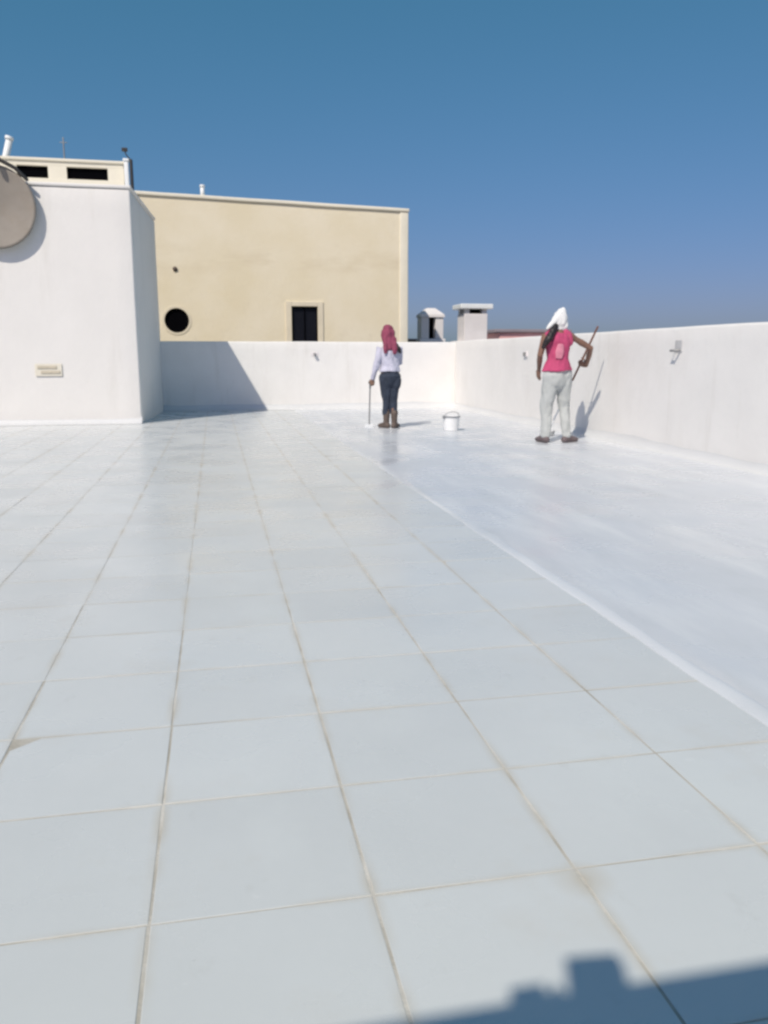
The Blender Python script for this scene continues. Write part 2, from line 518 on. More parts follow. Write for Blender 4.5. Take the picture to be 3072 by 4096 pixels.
t = thing('parapet_wall', 'long low white parapet wall below the ochre building, behind the scarfed worker', 'wall', (2.0, YF, 0))
w = plaster('wall_body', -1.3, XR + 0.25, YF, YF + 0.22, -0.02, 1.43, M['white'])
w.parent = t; w.matrix_parent_inverse = Matrix.Translation(-Vector(t.location))
c = cove('base_fillet', ((-1.2, YF + .006), (XR, YF + .006), (0, -1)), t, M['cove'], 0.16)
c.matrix_parent_inverse = Matrix.Translation(-Vector(t.location))

def under(o, t):
    o.parent = t
    o.matrix_parent_inverse = Matrix.Translation(-Vector(t.location))
    return o

t = thing('parapet_wall', 'white parapet wall running forward beside the worker in the red top', 'wall', (XR + .1, 7, 0))
under(plaster('wall_body', XR, XR + 0.22, YN, YF - 0.006, -0.02, 1.45, M['white']), t)
under(cove('base_fillet', ((XR + .006, YN), (XR + .006, YF), (-1, 0)), t, M['cove'], 0.14), t)

t = thing('parapet_wall', 'white parapet wall left of the tower, outside the picture', 'wall', (XL - .1, 5, 0))
under(plaster('wall_body', XL - 0.22, XL, YN, 14.40, -0.02, 1.4, M['white'], cell=0.6), t)

# ------------------------------------------------------------------ stair tower on the left
TWX0, TWX1, TWF, TWB, TWH = -8.4, -1.235, 14.44, 17.6, 3.83
t = thing('stair_tower', 'tall plain white tower block with a shaded side at the left of the roof', 'tower', (-4.8, 16, 0))
under(plaster('wall_body', TWX0, TWX1, TWF, TWB - 0.004, -0.02, TWH - 0.06, M['tower'], cell=0.3, amp=0.008), t)
under(plaster('coping', TWX0 - .02, TWX1 + .02, TWF - .02, TWB, TWH - 0.055, TWH, M['tower'], cell=0.4, amp=0.004, bev=0.018), t)
under(cove('base_fillet', ((TWX0, TWF + .006), (TWX1, TWF + .006), (0, -1)), t, M['cove'], 0.12), t)

for ch in t.children:
    for v in ch.data.vertices:
        if v.co.x > -3: v.co.x += (v.co.y - TWF) * 0.055

# cream slotted wall on top of the tower, set back
YS = 16.3
KS = YS / 15.5
def sx_(v): return v * KS
def sz_(v): return 1.12 + (v - 1.12) * KS
t = thing('slotted_wall', 'low cream wall with long dark slots standing on top of the white tower', 'wall', (-3.6, YS, TWH))
y0, y1, z0, z1 = YS, YS + .22, TWH + 0.002, sz_(4.415)
slots = [(sx_(a), sx_(b)) for a, b in ((-5.6, -5.0), (-4.05, -3.5), (-3.14, -2.64), (-2.34, -1.67))]
WX0, WX1 = sx_(-6.2), sx_(-1.40)
zs0, zs1 = sz_(4.095), sz_(4.29)
bmw = bmesh.new()
box(bmw, WX0, WX1, y0, y1, z0, zs0, 0.012)
box(bmw, WX0, WX1, y0, y1, zs1, z1 - 0.05, 0.012)
edges_x = [WX0] + [v for s in slots for v in s] + [WX1]
for a, b in zip(edges_x[0::2], edges_x[1::2]):
    box(bmw, a, b, y0 + 0.003, y1 - 0.003, zs0 - .01, zs1 + .01)
under(bm_obj('wall_body', bmw, M['cream']), t)
under(plaster('coping', WX0 - .02, WX1 + .015, y0 - .03, y1 + .03, z1 - 0.049, z1, M['cream'], cell=0.5, amp=0.003, bev=0.012), t)
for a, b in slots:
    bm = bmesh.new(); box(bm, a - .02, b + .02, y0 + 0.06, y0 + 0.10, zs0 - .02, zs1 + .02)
    under(bm_obj('slot_backing', bm, M['dark']), t)  # black sheet, the slot's inner shade put into its colour

px_ = sx_(-1.35); pz_ = sz_(4.40); YP = YS - .08
t = thing('corner_post', 'short white post at the outer end of the cream slotted wall', 'post', (px_, YP, TWH))
under(plaster('shaft', px_ - .037, px_ + .037, YP - .04, YP + .04, TWH + .001, pz_, M['pipe'], cell=0.3, amp=0.002, bev=0.01), t)
under(plaster('cap', px_ - .052, px_ + .052, YP - .055, YP + .055, pz_ + .001, pz_ + .045, M['pipe'], cell=0.3, amp=0.002, bev=0.008), t)

ax_ = px_ + .085; az_ = sz_(4.42)
t = thing('roof_aerial', 'dark metal pole with a small head beside the white corner post', 'aerial', (ax_, YP, TWH))
bm = bmesh.new(); tube(bm, [(ax_, YP, TWH, .030), (ax_, YP, az_, .028)], 10); under(bm_obj('pole', bm, M['metal'], smooth=True), t)
bm = bmesh.new(); tube(bm, [(ax_, YP, az_, .010), (ax_ - .08, YP, az_ + .10, .010), (ax_ - .10, YP, az_ + .16, .012)], 8); under(bm_obj('arm', bm, M['metal'], smooth=True), t)
bm = bmesh.new(); box(bm, ax_ - .15, ax_ - .05, YP - .03, YP + .03, az_ + .15, az_ + .21, .008); under(bm_obj('head', bm, M['metal']), t)

YM = YS + .35
mx_ = -2.36 * YM / 15.5
t = thing('mast', 'thin grey mast rising behind the cream slotted wall', 'mast', (mx_, YM, TWH))
bm = bmesh.new(); tube(bm, [(mx_, YM, TWH, .016), (mx_, YM, 5.02, .012)], 8); under(bm_obj('pole', bm, M['galv'], smooth=True), t)
bm = bmesh.new(); tube(bm, [(mx_ - .06, YM, 4.94, .007), (mx_ + .06, YM, 4.94, .007)], 6); under(bm_obj('crossbar', bm, M['galv'], smooth=True), t)

vx_ = -3.30 * YM / 15.5
t = thing('vent_pipe', 'leaning white vent pipe above the satellite dish', 'pipe', (vx_, YM, TWH))
bm = bmesh.new(); tube(bm, [(vx_ - .05, YM, TWH, .06), (vx_, YM, 4.62, .06), (vx_ + .10, YM, 4.96, .06)], 14, rnd=False); under(bm_obj('pipe', bm, M['pipe'], smooth=True), t)
bm = bmesh.new(); tube(bm, [(vx_ + .085, YM, 4.94, .074), (vx_ + .10, YM, 4.995, .074)], 14, rnd=False); under(bm_obj('collar', bm, M['pipe'], smooth=True), t)

# satellite dish fixed close to the tower front
DC = Vector((-3.255, 14.40, 3.41))
t = thing('satellite_dish', 'weathered grey brown satellite dish fixed flat against the white tower front', 'dish', DC)
Rd = 0.60
bm = bmesh.new()
prof = [(0.001 + Rd * k / 12, 0.09 * (k / 12) ** 2) for k in range(13)]
rings_f, rings_b = [], []
for r_, z_ in prof:
    rings_f.append([bm.verts.new((r_ * math.cos(a * math.pi / 18), -z_ - .012, r_ * 1.05 * math.sin(a * math.pi / 18))) for a in range(36)])
    rings_b.append([bm.verts.new((r_ * math.cos(a * math.pi / 18), -z_, r_ * 1.05 * math.sin(a * math.pi / 18))) for a in range(36)])
for rr in (rings_f, rings_b):
    for i in range(12):
        for k in range(36):
            bm.faces.new((rr[i][k], rr[i][(k + 1) % 36], rr[i + 1][(k + 1) % 36], rr[i + 1][k]))
for k in range(36):
    bm.faces.new((rings_f[-1][k], rings_f[-1][(k + 1) % 36], rings_b[-1][(k + 1) % 36], rings_b[-1][k]))
bm.faces.new(rings_f[0]); bm.faces.new(rings_b[0])
bm_obj('reflector', bm, M['dish'], t, smooth=True)
bm = bmesh.new(); tube(bm, [(0, -.01, 0, .05), (0, .06, 0, .05)], 12, rnd=False); bm_obj('mount', bm, M['galv'], t, smooth=True)
bm = bmesh.new(); tube(bm, [(.50, -.11, .42, .028), (.34, -.13, .58, .030), (.10, -.15, .70, .028)], 10); bm_obj('feed_arm', bm, M['metal'], t, smooth=True)
bm = bmesh.new(); tube(bm, [(.10, -.15, .70, .05), (.06, -.22, .66, .04)], 12); bm_obj('feed_horn', bm, M['metal'], t, smooth=True)

# ochre plate with two grooves low on the tower
t = thing('wall_vent', 'small sandy vent plate with two grooves low on the white tower', 'vent', (-2.67, TWF, 0.90))
bm = bmesh.new()
box(bm, -.21, .21, -.022, -.008, -.10, .10, .008)
bm_obj('plate', bm, mat('sandy_plaster', (.73, .685, .58), .9, .05, 6), t)
for dx, dz in ((-.02, .045), (.03, -.035)):
    bm = bmesh.new(); box(bm, dx - .15, dx + .15, -.034, -.024, dz - .022, dz + .022, .006)
    bm_obj('slat', bm, M['rust'], t)

# ------------------------------------------------------------------ ochre building behind the parapet
YO = 21.0
OX0, OX1, OZ = -6.5, 4.90, 4.80
t = thing('ochre_building', 'flat roofed ochre building with a dark window behind the parapet', 'building', (0, 24, -6.6))
def hole_wall():
    """front wall built round its two openings"""
    wx0, wx1, wz0, wz1 = 1.945, 2.60, 1.42, 2.35
    hx, hz, hr = -0.855, 1.985, 0.298
    bm = bmesh.new()
    # window piers / spandrels as blocks
    D = YO + 0.35
    def sheet(x0, x1, z0, z1):
        box(bm, x0, x1, YO, D, z0, z1)
    sheet(wx1, OX1, -6.6, OZ)
    sheet(0.2, wx0, -6.6, OZ)
    sheet(wx0, wx1, -6.6, wz0)
    sheet(wx0, wx1, wz1, OZ)
    sheet(OX0, -1.9, -6.6, OZ)
    sheet(-1.9, 0.2, -6.6, 0.9)
    sheet(-1.9, 0.2, 3.1, OZ)
    # panel with a round opening
    cx0, cx1, cz0, cz1 = -1.9, 0.2, 0.9, 3.1
    n = 48
    outer, inner, inner_b = [], [], []
    for k in range(n):
        a = 2 * math.pi * k / n
        dx, dz = math.cos(a), math.sin(a)
        ts = []
        if dx > 1e-6: ts.append((cx1 - hx) / dx)
        if dx < -1e-6: ts.append((cx0 - hx) / dx)
        if dz > 1e-6: ts.append((cz1 - hz) / dz)
        if dz < -1e-6: ts.append((cz0 - hz) / dz)
        tt = min(ts)
        outer.append(bm.verts.new((hx + dx * tt, YO, hz + dz * tt)))
        inner.append(bm.verts.new((hx + dx * hr, YO, hz + dz * hr)))
        inner_b.append(bm.verts.new((hx + dx * hr, D, hz + dz * hr)))
    for k in range(n):
        q2 = (k + 1) % n
        bm.faces.new((outer[k], outer[q2], inner[q2], inner[k]))
        bm.faces.new((inner[k], inner[q2], inner_b[q2], inner_b[k]))
    corners = [(cx1, cz1), (cx0, cz1), (cx0, cz0), (cx1, cz0)]
    for X, Z in corners:      # fill the corner triangles left by the radial fan
        best = sorted(outer, key=lambda v: (v.co.x - X) ** 2 + (v.co.z - Z) ** 2)
        ka = [v for v in best[:6] if abs(v.co.x - X) < 1e-4][:1]
        kb = [v for v in best[:6] if abs(v.co.z - Z) < 1e-4][:1]
        if ka and kb and ka[0] is not kb[0]:
            cv = bm.verts.new((X, YO, Z))
            bm.faces.new((ka[0], cv, kb[0]))
    return bm, (wx0, wx1, wz0, wz1), (hx, hz, hr)
bm, win, hole = hole_wall()
under(bm_obj('front_wall', bm, M['beige']), t)
bm = bmesh.new(); box(bm, OX0 + .002, OX1 - .002, YO + 0.36, 29, -6.6, OZ - 0.12)
under(bm_obj('rear_block', bm, M['beige']), t)
under(plaster('coping', OX0 - .04, OX1 + .05, YO - 0.05, YO + 0.40, OZ + .001, OZ + 0.085, M['cream'], cell=0.5, amp=0.006, bev=0.02), t)
under(plaster('corner_pilaster', OX1 - 0.19, OX1 + 0.03, YO - 0.025, YO + 0.3, 1.0, OZ - .002, M['cream'], cell=0.4, amp=0.006, bev=0.02), t)
wx0, wx1, wz0, wz1 = win
wp = bpy.data.objects.new('window', None); COL.objects.link(wp); under(wp, t); wp.location = (0, 0, 0)
wp.matrix_parent_inverse = Matrix.Translation(-Vector(t.location))
bm = bmesh.new(); box(bm, wx0, wx1, YO + 0.07, YO + 0.09, wz0, wz1); bm_obj('pane', bm, M['glass'], wp)
bm = bmesh.new()
fw_ = .10
box(bm, wx0 - fw_ - .05, wx0 - .003, YO - .03, YO + .05, wz0 - .02, wz1 + .12, .01)
box(bm, wx1 + .003, wx1 + fw_ + .04, YO - .03, YO + .05, wz0 - .02, wz1 + .12, .01)
box(bm, wx0 - .002, wx1 + .002, YO - .028, YO + .05, wz1 + .003, wz1 + .118, .01)
bm_obj('surround', bm, M['frame'], wp)
bm = bmesh.new()
box(bm, wx0 + .001, wx0 + .028, YO + .035, YO + .068, wz0 + .001, wz1 - .001)
box(bm, wx1 - .028, wx1 - .001, YO + .035, YO + .068, wz0 + .001, wz1 - .001)
box(bm, wx0 + .029, wx1 - .029, YO + .037, YO + .066, wz1 - .03, wz1 - .002)
box(bm, (wx0 + wx1) / 2 - .012, (wx0 + wx1) / 2 + .012, YO + .038, YO + .065, wz0 + .002, wz1 - .031)
bm_obj('frame', bm, M['dark'], wp)  # coloured shade-black, so the opening shows no sunlit frame
bm = bmesh.new(); box(bm, wx0 - .2, wx1 + .18, YO - .09, YO + .19, wz0 - .10, wz0 - .022, .01); bm_obj('sill', bm, M['pipe'], wp)
hx, hz, hr = hole
hp = bpy.data.objects.new('round_opening', None); COL.objects.link(hp); under(hp, t); hp.location = (0, 0, 0)
hp.matrix_parent_inverse = Matrix.Translation(-Vector(t.location))
bm = bmesh.new()
for rr, yy in ((hr + .05, YO - .012), ):
    n = 40
    A = [bm.verts.new((hx + rr * math.cos(2 * math.pi * k / n), yy, hz + rr * math.sin(2 * math.pi * k / n))) for k in range(n)]
    B = [bm.verts.new((hx + (hr - .006) * math.cos(2 * math.pi * k / n), yy, hz + (hr - .006) * math.sin(2 * math.pi * k / n))) for k in range(n)]
    C = [bm.verts.new((hx + rr * math.cos(2 * math.pi * k / n), YO + .01, hz + rr * math.sin(2 * math.pi * k / n))) for k in range(n)]
    D_ = [bm.verts.new((hx + (hr - .006) * math.cos(2 * math.pi * k / n), YO + .055, hz + (hr - .006) * math.sin(2 * math.pi * k / n))) for k in range(n)]
    for k in range(n):
        j = (k + 1) % n
        bm.faces.new((A[k], A[j], B[j], B[k])); bm.faces.new((A[k], A[j], C[j], C[k])); bm.faces.new((B[k], B[j], D_[j], D_[k]))
bm_obj('surround', bm, M['frame'], hp, smooth=False)
bm = bmesh.new(); box(bm, hx - hr - .05, hx + hr + .05, YO + .055, YO + .075, hz - hr - .05, hz + hr + .05)
bm_obj('pane', bm, M['dark'], hp)  # no glass: black sheet that paints the dark inside of the hole
bm = bmesh.new(); tube(bm, [(-.842, YO + .02, 3.20, .055), (-.842, YO - .035, 3.19, .055)], 12, rnd=False)
under(bm_obj('waste_spout', bm, M['boot'], smooth=True), t)

def tilt(o):           # the roof line falls gently to the right
    for v in o.data.vertices:
        if v.co.z > 4.3:
            v.co.z += 0.05 - (v.co.x + 1.3) * 0.027
for ch in t.children:
    if ch.type == 'MESH': tilt(ch)

t = thing('vent_pipe', 'short upright white pipe on the roof edge of the ochre building', 'pipe', (-.125, YO + .25, OZ + .10))
bm = bmesh.new(); tube(bm, [(0, 0, -.01, .05), (0, 0, .24, .05)], 14, rnd=False); bm_obj('pipe', bm, M['pipe'], t, smooth=True)
bm = bmesh.new(); tube(bm, [(0, 0, .235, .062), (0, 0, .285, .058)], 14, rnd=False); bm_obj('cap', bm, M['pipe'], t, smooth=True)

# ------------------------------------------------------------------ neighbouring roof with chimneys
t = thing('neighbour_house', 'pale low house roof just showing behind the parapet below the chimneys', 'building', (8, 26, -6.6))
under(plaster('wall_body', 5.35, 14.0, 23.4, 30, -6.6, 1.34, M['neigh'], cell=1.2, amp=0.01), t)

t = thing('chimney', 'smaller pale chimney with a dark upright slot and peaked top', 'chimney', (6.37, 24.2, 1.34), group='chimneys on the neighbouring roof')
bm = bmesh.new()
box(bm, -.34, -.10, -.25, .25, .30, .92, .015); box(bm, .10, .34, -.25, .25, .30, .92, .015)
bm_obj('side_pier', bm, M['neigh'], t)
bm = bmesh.new(); box(bm, -.09, .09, .02, .24, .301, .919); bm_obj('slot_backing', bm, M['dark'], t)  # black block painting the shade within the slot
bm = bmesh.new(); box(bm, -.40, .40, -.30, .30, -.02, .298, .02); bm_obj('base', bm, M['neigh'], t)
bm = bmesh.new()
vb = [bm.verts.new(p) for p in ((-.37, -.29, .923), (.37, -.29, .923), (.37, .29, .923), (-.37, .29, .923))]
vm = [bm.verts.new(p) for p in ((-.36, -.28, 1.0), (.36, -.28, 1.0), (.36, .28, 1.0), (-.36, .28, 1.0))]
vt = [bm.verts.new(p) for p in ((-.12, -.1, 1.19), (.12, -.1, 1.19), (.12, .1, 1.19), (-.12, .1, 1.19))]
bm.faces.new(vb[::-1]); bm.faces.new(vt)
for A, B in ((vb, vm), (vm, vt)):
    for k in range(4): bm.faces.new((A[k], A[(k + 1) % 4], B[(k + 1) % 4], B[k]))
bm_obj('peaked_cap', bm, M['neigh'], t)

t = thing('chimney', 'larger square pale chimney under a wide flat cap slab', 'chimney', (7.68, 24.2, 1.34), group='chimneys on the neighbouring roof')
bm = bmesh.new(); box(bm, -.36, .36, -.36, .36, .24, 1.03, .02); bm_obj('shaft', bm, M['neigh'], t)
bm = bmesh.new(); box(bm, -.58, .46, -.42, .42, -.02, .238, .03); bm_obj('base', bm, M['neigh'], t)
for sx in (-1, 1):
    for sy in (-1, 1):
        bm = bmesh.new(); box(bm, sx * .27 - .07, sx * .27 + .07, sy * .27 - .07, sy * .27 + .07, 1.031, 1.165); bm_obj('cap_support', bm, M['neigh'], t)
bm = bmesh.new(); box(bm, -.12, .19, -.19, .19, 1.032, 1.163); bm_obj('flue', bm, M['dark'], t)
bm = bmesh.new(); box(bm, -.50, .50, -.46, .46, 1.167, 1.31, .025); bm_obj('cap_slab', bm, M['pipe'], t)

t = thing('roof_crate', 'small dark olive crate on the neighbouring roof beside the ochre building', 'crate', (5.66, 24.0, 1.34))
bm = bmesh.new(); box(bm, -.2, .2, -.16, .16, 0, .26, .02); bm_obj('body', bm, mat('olive_plastic', (.075, .07, .05), .7, .2, 8), t)
bm = bmesh.new(); box(bm, -.22, .22, -.18, .18, .262, .295, .01); bm_obj('lid', bm, M['slate'], t)

t = thing('roof_hut', 'low pink hut with a grey flat roof beyond the corner of the parapet', 'hut', (9.5, 26, 1.34))
under(plaster('wall_body', 9.05, 11.4, 25.6, 27.5, 1.35, 1.88, M['pink'], cell=0.5, amp=0.01), t)
under(plaster('roof', 8.85, 11.5, 25.5, 27.6, 1.882, 1.985, M['slate'], cell=0.5, amp=0.005, bev=.02), t)
t = thing('pink_wall', 'thin pinkish wall top showing over the white parapet corner', 'wall', (8.8, 24.4, 1.34))
under(plaster('wall_body', 8.30, 9.8, 24.3, 24.45, 1.35, 1.60, M['pink'], cell=0.4, amp=0.008, bev=.02), t)

# small marks on the parapets
t = thing('drain_spout', 'short grey drain spout on the white parapet below the dark window', 'spout', (2.10, YF, 1.17))
bm = bmesh.new(); box(bm, -.085, .085, -.012, -.002 + .014, -.045, .045, .006); bm_obj('flange', bm, M['neigh'], t)
bm = bmesh.new(); tube(bm, [(0, .0, 0, .03), (0, -.09, -.012, .03)], 12, rnd=False); bm_obj('pipe', bm, M['galv'], t, smooth=True)
t = thing('wall_bracket', 'grey metal bracket on the long wall right of the red-topped worker', 'bracket', (XR, 8.63, 1.205))
bm = bmesh.new(); box(bm, -.012, .012, -.075, .075, -.035, .10, .008); bm_obj('plate', bm, mat('dull_grey_paint', (.52, .52, .52), .7, .1, 8), t)
bm = bmesh.new(); tube(bm, [(0, -.05, -.012, .014), (-.08, -.03, -.02, .014), (-.08, .04, -.02, .014), (0, .06, -.012, .014)], 8); bm_obj('bar', bm, M['galv'], t, smooth=True)
t = thing('cable_box', 'small grey box on the wall left of the red-topped worker', 'box', (XR, 13.35, 1.16))
bm = bmesh.new(); box(bm, -.035, .012, -.075, .075, -.04, .04, .006); bm_obj('casing', bm, M['neigh'], t)
bm = bmesh.new(); box(bm, -.044, -.037, -.06, .06, -.03, .03, .003); bm_obj('cover', bm, M['galv'], t)

# ------------------------------------------------------------------ house behind the camera (casts the shadow in the foreground)
SHY = 1.185
WBY = -0.95
kz = -SUN_DIR.z / SUN_DIR.y
HB = (SHY - WBY) * kz
kx = SUN_DIR.x / SUN_DIR.y
t = thing('stair_house', 'white stair house behind the viewpoint, seen only by its shadow', 'building', (-1.2, -2.2, 0))
under(plaster('wall_body', -3.0, 0.7, -3.5, WBY, -0.02, HB, M['white'], cell=0.5, amp=0.004, bev=0.01), t)
def caster(nm, label, xs0, xs1, yt, cat):
    s0 = xs0 - kx * (SHY - WBY)
    s1 = xs1 - kx * (SHY - WBY)
    h = (yt - SHY) * kz
    t = thing(nm, label, cat, ((s0 + s1) / 2, WBY - .045, HB))
    return t, (s1 - s0) / 2, h
t, hw, h = caster('vent_block', 'square block on the wall behind the viewpoint, seen only by its shadow', .575, .685, 1.268, 'block')
bm = bmesh.new(); box(bm, -hw, hw, .0, .035, -.01, h, .003)
for v in bm.verts:
    v.co.x -= v.co.z * .36
    if v.co.z > h * .5: v.co.z -= v.co.x * .12
bm_obj('body', bm, M['white'], t)
t, hw, h = caster('stone_knob', 'low rounded knob on the wall behind the viewpoint, seen only by its shadow', .468, .535, 1.224, 'knob')
bm = bmesh.new(); box(bm, -hw, hw, .0, .035, -.01, h, .003)
for v in bm.verts: v.co.x -= v.co.z * .42
bm_obj('body', bm, M['white'], t)
bm = bmesh.new()
vv = [bm.verts.new(p) for p in ((hw, .005, -.01), (hw, .032, -.01), (hw, .032, h * .95), (hw, .005, h * .95), (hw + .05, .005, -.01), (hw + .05, .032, -.01))]
bm.faces.new((vv[0], vv[1], vv[2], vv[3])); bm.faces.new((vv[3], vv[2], vv[5], vv[4])); bm.faces.new((vv[0], vv[3], vv[4])); bm.faces.new((vv[1], vv[5], vv[2])); bm.faces.new((vv[0], vv[4], vv[5], vv[1]))
bm_obj('wedge', bm, M['white'], t)

# ------------------------------------------------------------------ people
def head_piece(bm, c, rot, k=1.0):
    """Skull, jaw, nose and ears; faces +Y before rot."""
    tmp = bmesh.new()
    prof = [(-.112, .030, .034, .034), (-.085, .050, .060, .018), (-.04, .066, .083, .004), (.01, .075, .096, -.006),
            (.055, .074, .094, -.012), (.09, .058, .074, -.014), (.108, .034, .044, -.014)]
    tube(tmp, [(0, yo * k, z * k, a * k, b * k) for z, a, b, yo in prof], 20)
    tube(tmp, [(0, .084 * k, .022 * k, .010 * k), (0, .106 * k, -.018 * k, .014 * k), (0, .088 * k, -.026 * k, .012 * k)], 10)
    tube(tmp, [(-.022 * k, .078 * k, -.058 * k, .010 * k), (0, .084 * k, -.058 * k, .011 * k), (.022 * k, .078 * k, -.058 * k, .010 * k)], 8)
    for s in (-1, 1):
        tube(tmp, [(s * .076 * k, -.004 * k, -.028 * k, .008 * k, .014 * k), (s * .082 * k, -.010 * k, .0, .009 * k, .019 * k), (s * .078 * k, -.006 * k, .024 * k, .008 * k, .014 * k)], 10)
    mtx = Matrix.Translation(c) @ rot
    bmesh.ops.transform(tmp, matrix=mtx, verts=tmp.verts)
    me = bpy.data.meshes.new('tmp'); tmp.to_mesh(me); tmp.free(); bm.from_mesh(me); bpy.data.meshes.remove(me)

def hand_piece(bm, wrist, d, n, side, curl, k=1.0):
    """Palm, four unequal fingers and a side thumb. d = towards fingertips, n = palm normal, side: +1 thumb on d x n side."""
    d = d.normalized(); n = (n - d * n.dot(d)).normalized()
    w = d.cross(n) * side
    def tb(pts, seg=8): tube(bm, [(*p, r) for p, r in pts], seg)
    for off, ln in ((.030, .082), (.011, .088), (-.009, .086), (-.028, .076)):
        tb([(wrist + w * off * .45 * k, .017 * k), (wrist + d * .045 * k + w * off * .85 * k, .0145 * k), (wrist + d * ln * k + w * off * k, .0105 * k)])
    lens = (.070, .078, .073, .056)
    for (off, base), L in zip(((.030, .082), (.0105, .088), (-.009, .086), (-.0285, .076)), lens):
        p = wrist + d * base * k + w * off * k
        ang = 0.0
        pts = [(p, .0095 * k)]
        for sgm, fr in enumerate((.45, .31, .24)):
            ang += curl * (0.9, 1.1, 0.7)[sgm]
            dirv = d * math.cos(ang) + n * math.sin(ang)
            p = p + dirv * L * fr * k
            pts.append((p, (.0090, .0082, .0074)[sgm] * k))
        tb(pts)
    p = wrist + d * .028 * k + w * .030 * k
    tb([(p, .014 * k), (p + (w * .75 + d * .5 + n * .3) * .034 * k, .0115 * k), (p + (w * .75 + d * .95 + n * .75) * .045 * k, .010 * k), (p + (w * .55 + d * 1.25 + n * 1.3) * .050 * k, .0085 * k)])

def limb(bm, pts, seg=14):
    tube(bm, [(*p, r) for p, r in pts], seg)

def foot(bm, ankle, yaw, k=1.0, grow=1.0, toe=.185):
    f = Vector((math.sin(yaw), math.cos(yaw), 0))
    g = grow
    pts = [ankle * 1.0 - f * .045 * k + Vector((0, 0, -ankle.z + .036 * g)), ankle + f * .03 * k + Vector((0, 0, -ankle.z + .040 * g)),
           ankle + f * .11 * k + Vector((0, 0, -ankle.z + .034 * g)), ankle + f * toe * k + Vector((0, 0, -ankle.z + .026 * g))]
    for p, rw, rh in zip(pts, (.034, .040, .046, .036), (.034, .036, .031, .024)):
        pass
    rad = (.035, .040, .036, .025)
    tube(bm, [(*p, r * g, r * g) for p, r in zip(pts, rad)], 12)
    side = Vector((f.y, -f.x, 0))
    for s in (-1, 1):      # broaden the ball of the foot
        tube(bm, [(*(pts[1] + side * s * .012 * k), .028 * g), (*(pts[2] + side * s * .020 * k - Vector((0, 0, .006))), .026 * g), (*(pts[3] + side * s * .014 * k), .020 * g)], 10)
    tube(bm, [(*(ankle + Vector((0, 0, .02))), .036 * g), (*(pts[1] - f * .02), .036 * g)], 10)

def paint_face(o, c, rot, k, mats):
    me = o.data
    for mm in mats: me.materials.append(mm)
    inv = (Matrix.Translation(c) @ rot).inverted()
    for p in me.polygons:
        q = inv @ p.center
        if q.y < 0.05 * k or abs(q.z) > 0.12 * k: continue
        if min((q.x - .031 * k) ** 2, (q.x + .031 * k) ** 2) / (.014 * k) ** 2 + (q.z - .012 * k) ** 2 / (.0075 * k) ** 2 < 1: p.material_index = 1
        elif q.x ** 2 / (.024 * k) ** 2 + (q.z + .058 * k) ** 2 / (.008 * k) ** 2 < 1: p.material_index = 2

V = Vector

# ---- worker in the red top (back view, holding a pole with a roller)
P2 = V((4.37, 10.10, 0))
pr = thing('person', 'worker in red sleeveless top, white head cloth and pale trousers, holding a long pole', 'person', P2)
pole_b = V((.22, .75, 0.055))
pole_t = V((.565, .05, 1.50))
pole_d = (pole_t - pole_b).normalized()
def on_pole(f): return pole_b + (pole_t - pole_b) * f
gR = on_pole(.68)
shR, elR = V((.175, .0, 1.375)), V((.465, .015, 1.225))
shL, elL = V((-.170, .02, 1.385)), V((-.238, .01, 1.135))
# grips: pole runs along the knuckle line, palm faces the pole
nR = (gR - elR); nR = (nR - pole_d * nR.dot(pole_d)).normalized()
dR = pole_d.cross(nR).normalized()
if dR.x > 0: dR = -dR
wR = gR - nR * .034 - dR * .075
wL = V((-.165, .21, .955))
hips = {1: (V((.085, 0, .86)), V((.125, .03, .47)), V((.150, -.045, .085))), -1: (V((-.085, 0, .86)), V((-.115, .03, .47)), V((-.135, .0, .085)))}
hc = V((.045, .075, 1.575))
hrot = Matrix.Rotation(R(-12), 4, 'Z') @ Matrix.Rotation(R(-24), 4, 'X')
bm = bmesh.new()
tube(bm, [(0, 0, .84, .145, .105), (0, 0, .93, .150, .11), (0, .0, 1.05, .125, .095), (0, .0, 1.18, .140, .105), (0, .005, 1.30, .155, .105), (.005, .01, 1.38, .125, .085), (.012, .02, 1.43, .06, .055)], 20)
tube(bm, [(.012, .02, 1.40, .055), (.03, .05, 1.50, .050)], 12)
head_piece(bm, hc, hrot)
for s, sh, el, wr in ((1, shR, elR, wR), (-1, shL, elL, wL)):
    limb(bm, [(sh * 1.0 + V((-s * .05, 0, .0)), .05), (sh, .052), ((sh + el) / 2, .044), (el, .037), (el + (wr - el) * .35, .038), (wr, .026)])
hand_piece(bm, wR, dR, nR, 1 if dR.cross(nR).dot(pole_d) > 0 else -1, .95)
hand_piece(bm, wL, V((.02, .22, -1)), V((.9, .3, .1)), -1, .32)
for s, (hp_, kn, an) in hips.items():
    limb(bm, [(hp_, .085), ((hp_ + kn) / 2, .075), (kn, .052), (kn + (an - kn) * .35 + V((0, -.012, 0)), .050), (an, .034)])
    foot(bm, an, R(62) if s > 0 else R(-6))
body = solid('body', bm, M['skin'], pr, .0065, 3)
paint_face(body, hc, hrot, 1.0, (M['eye'], M['lip']))
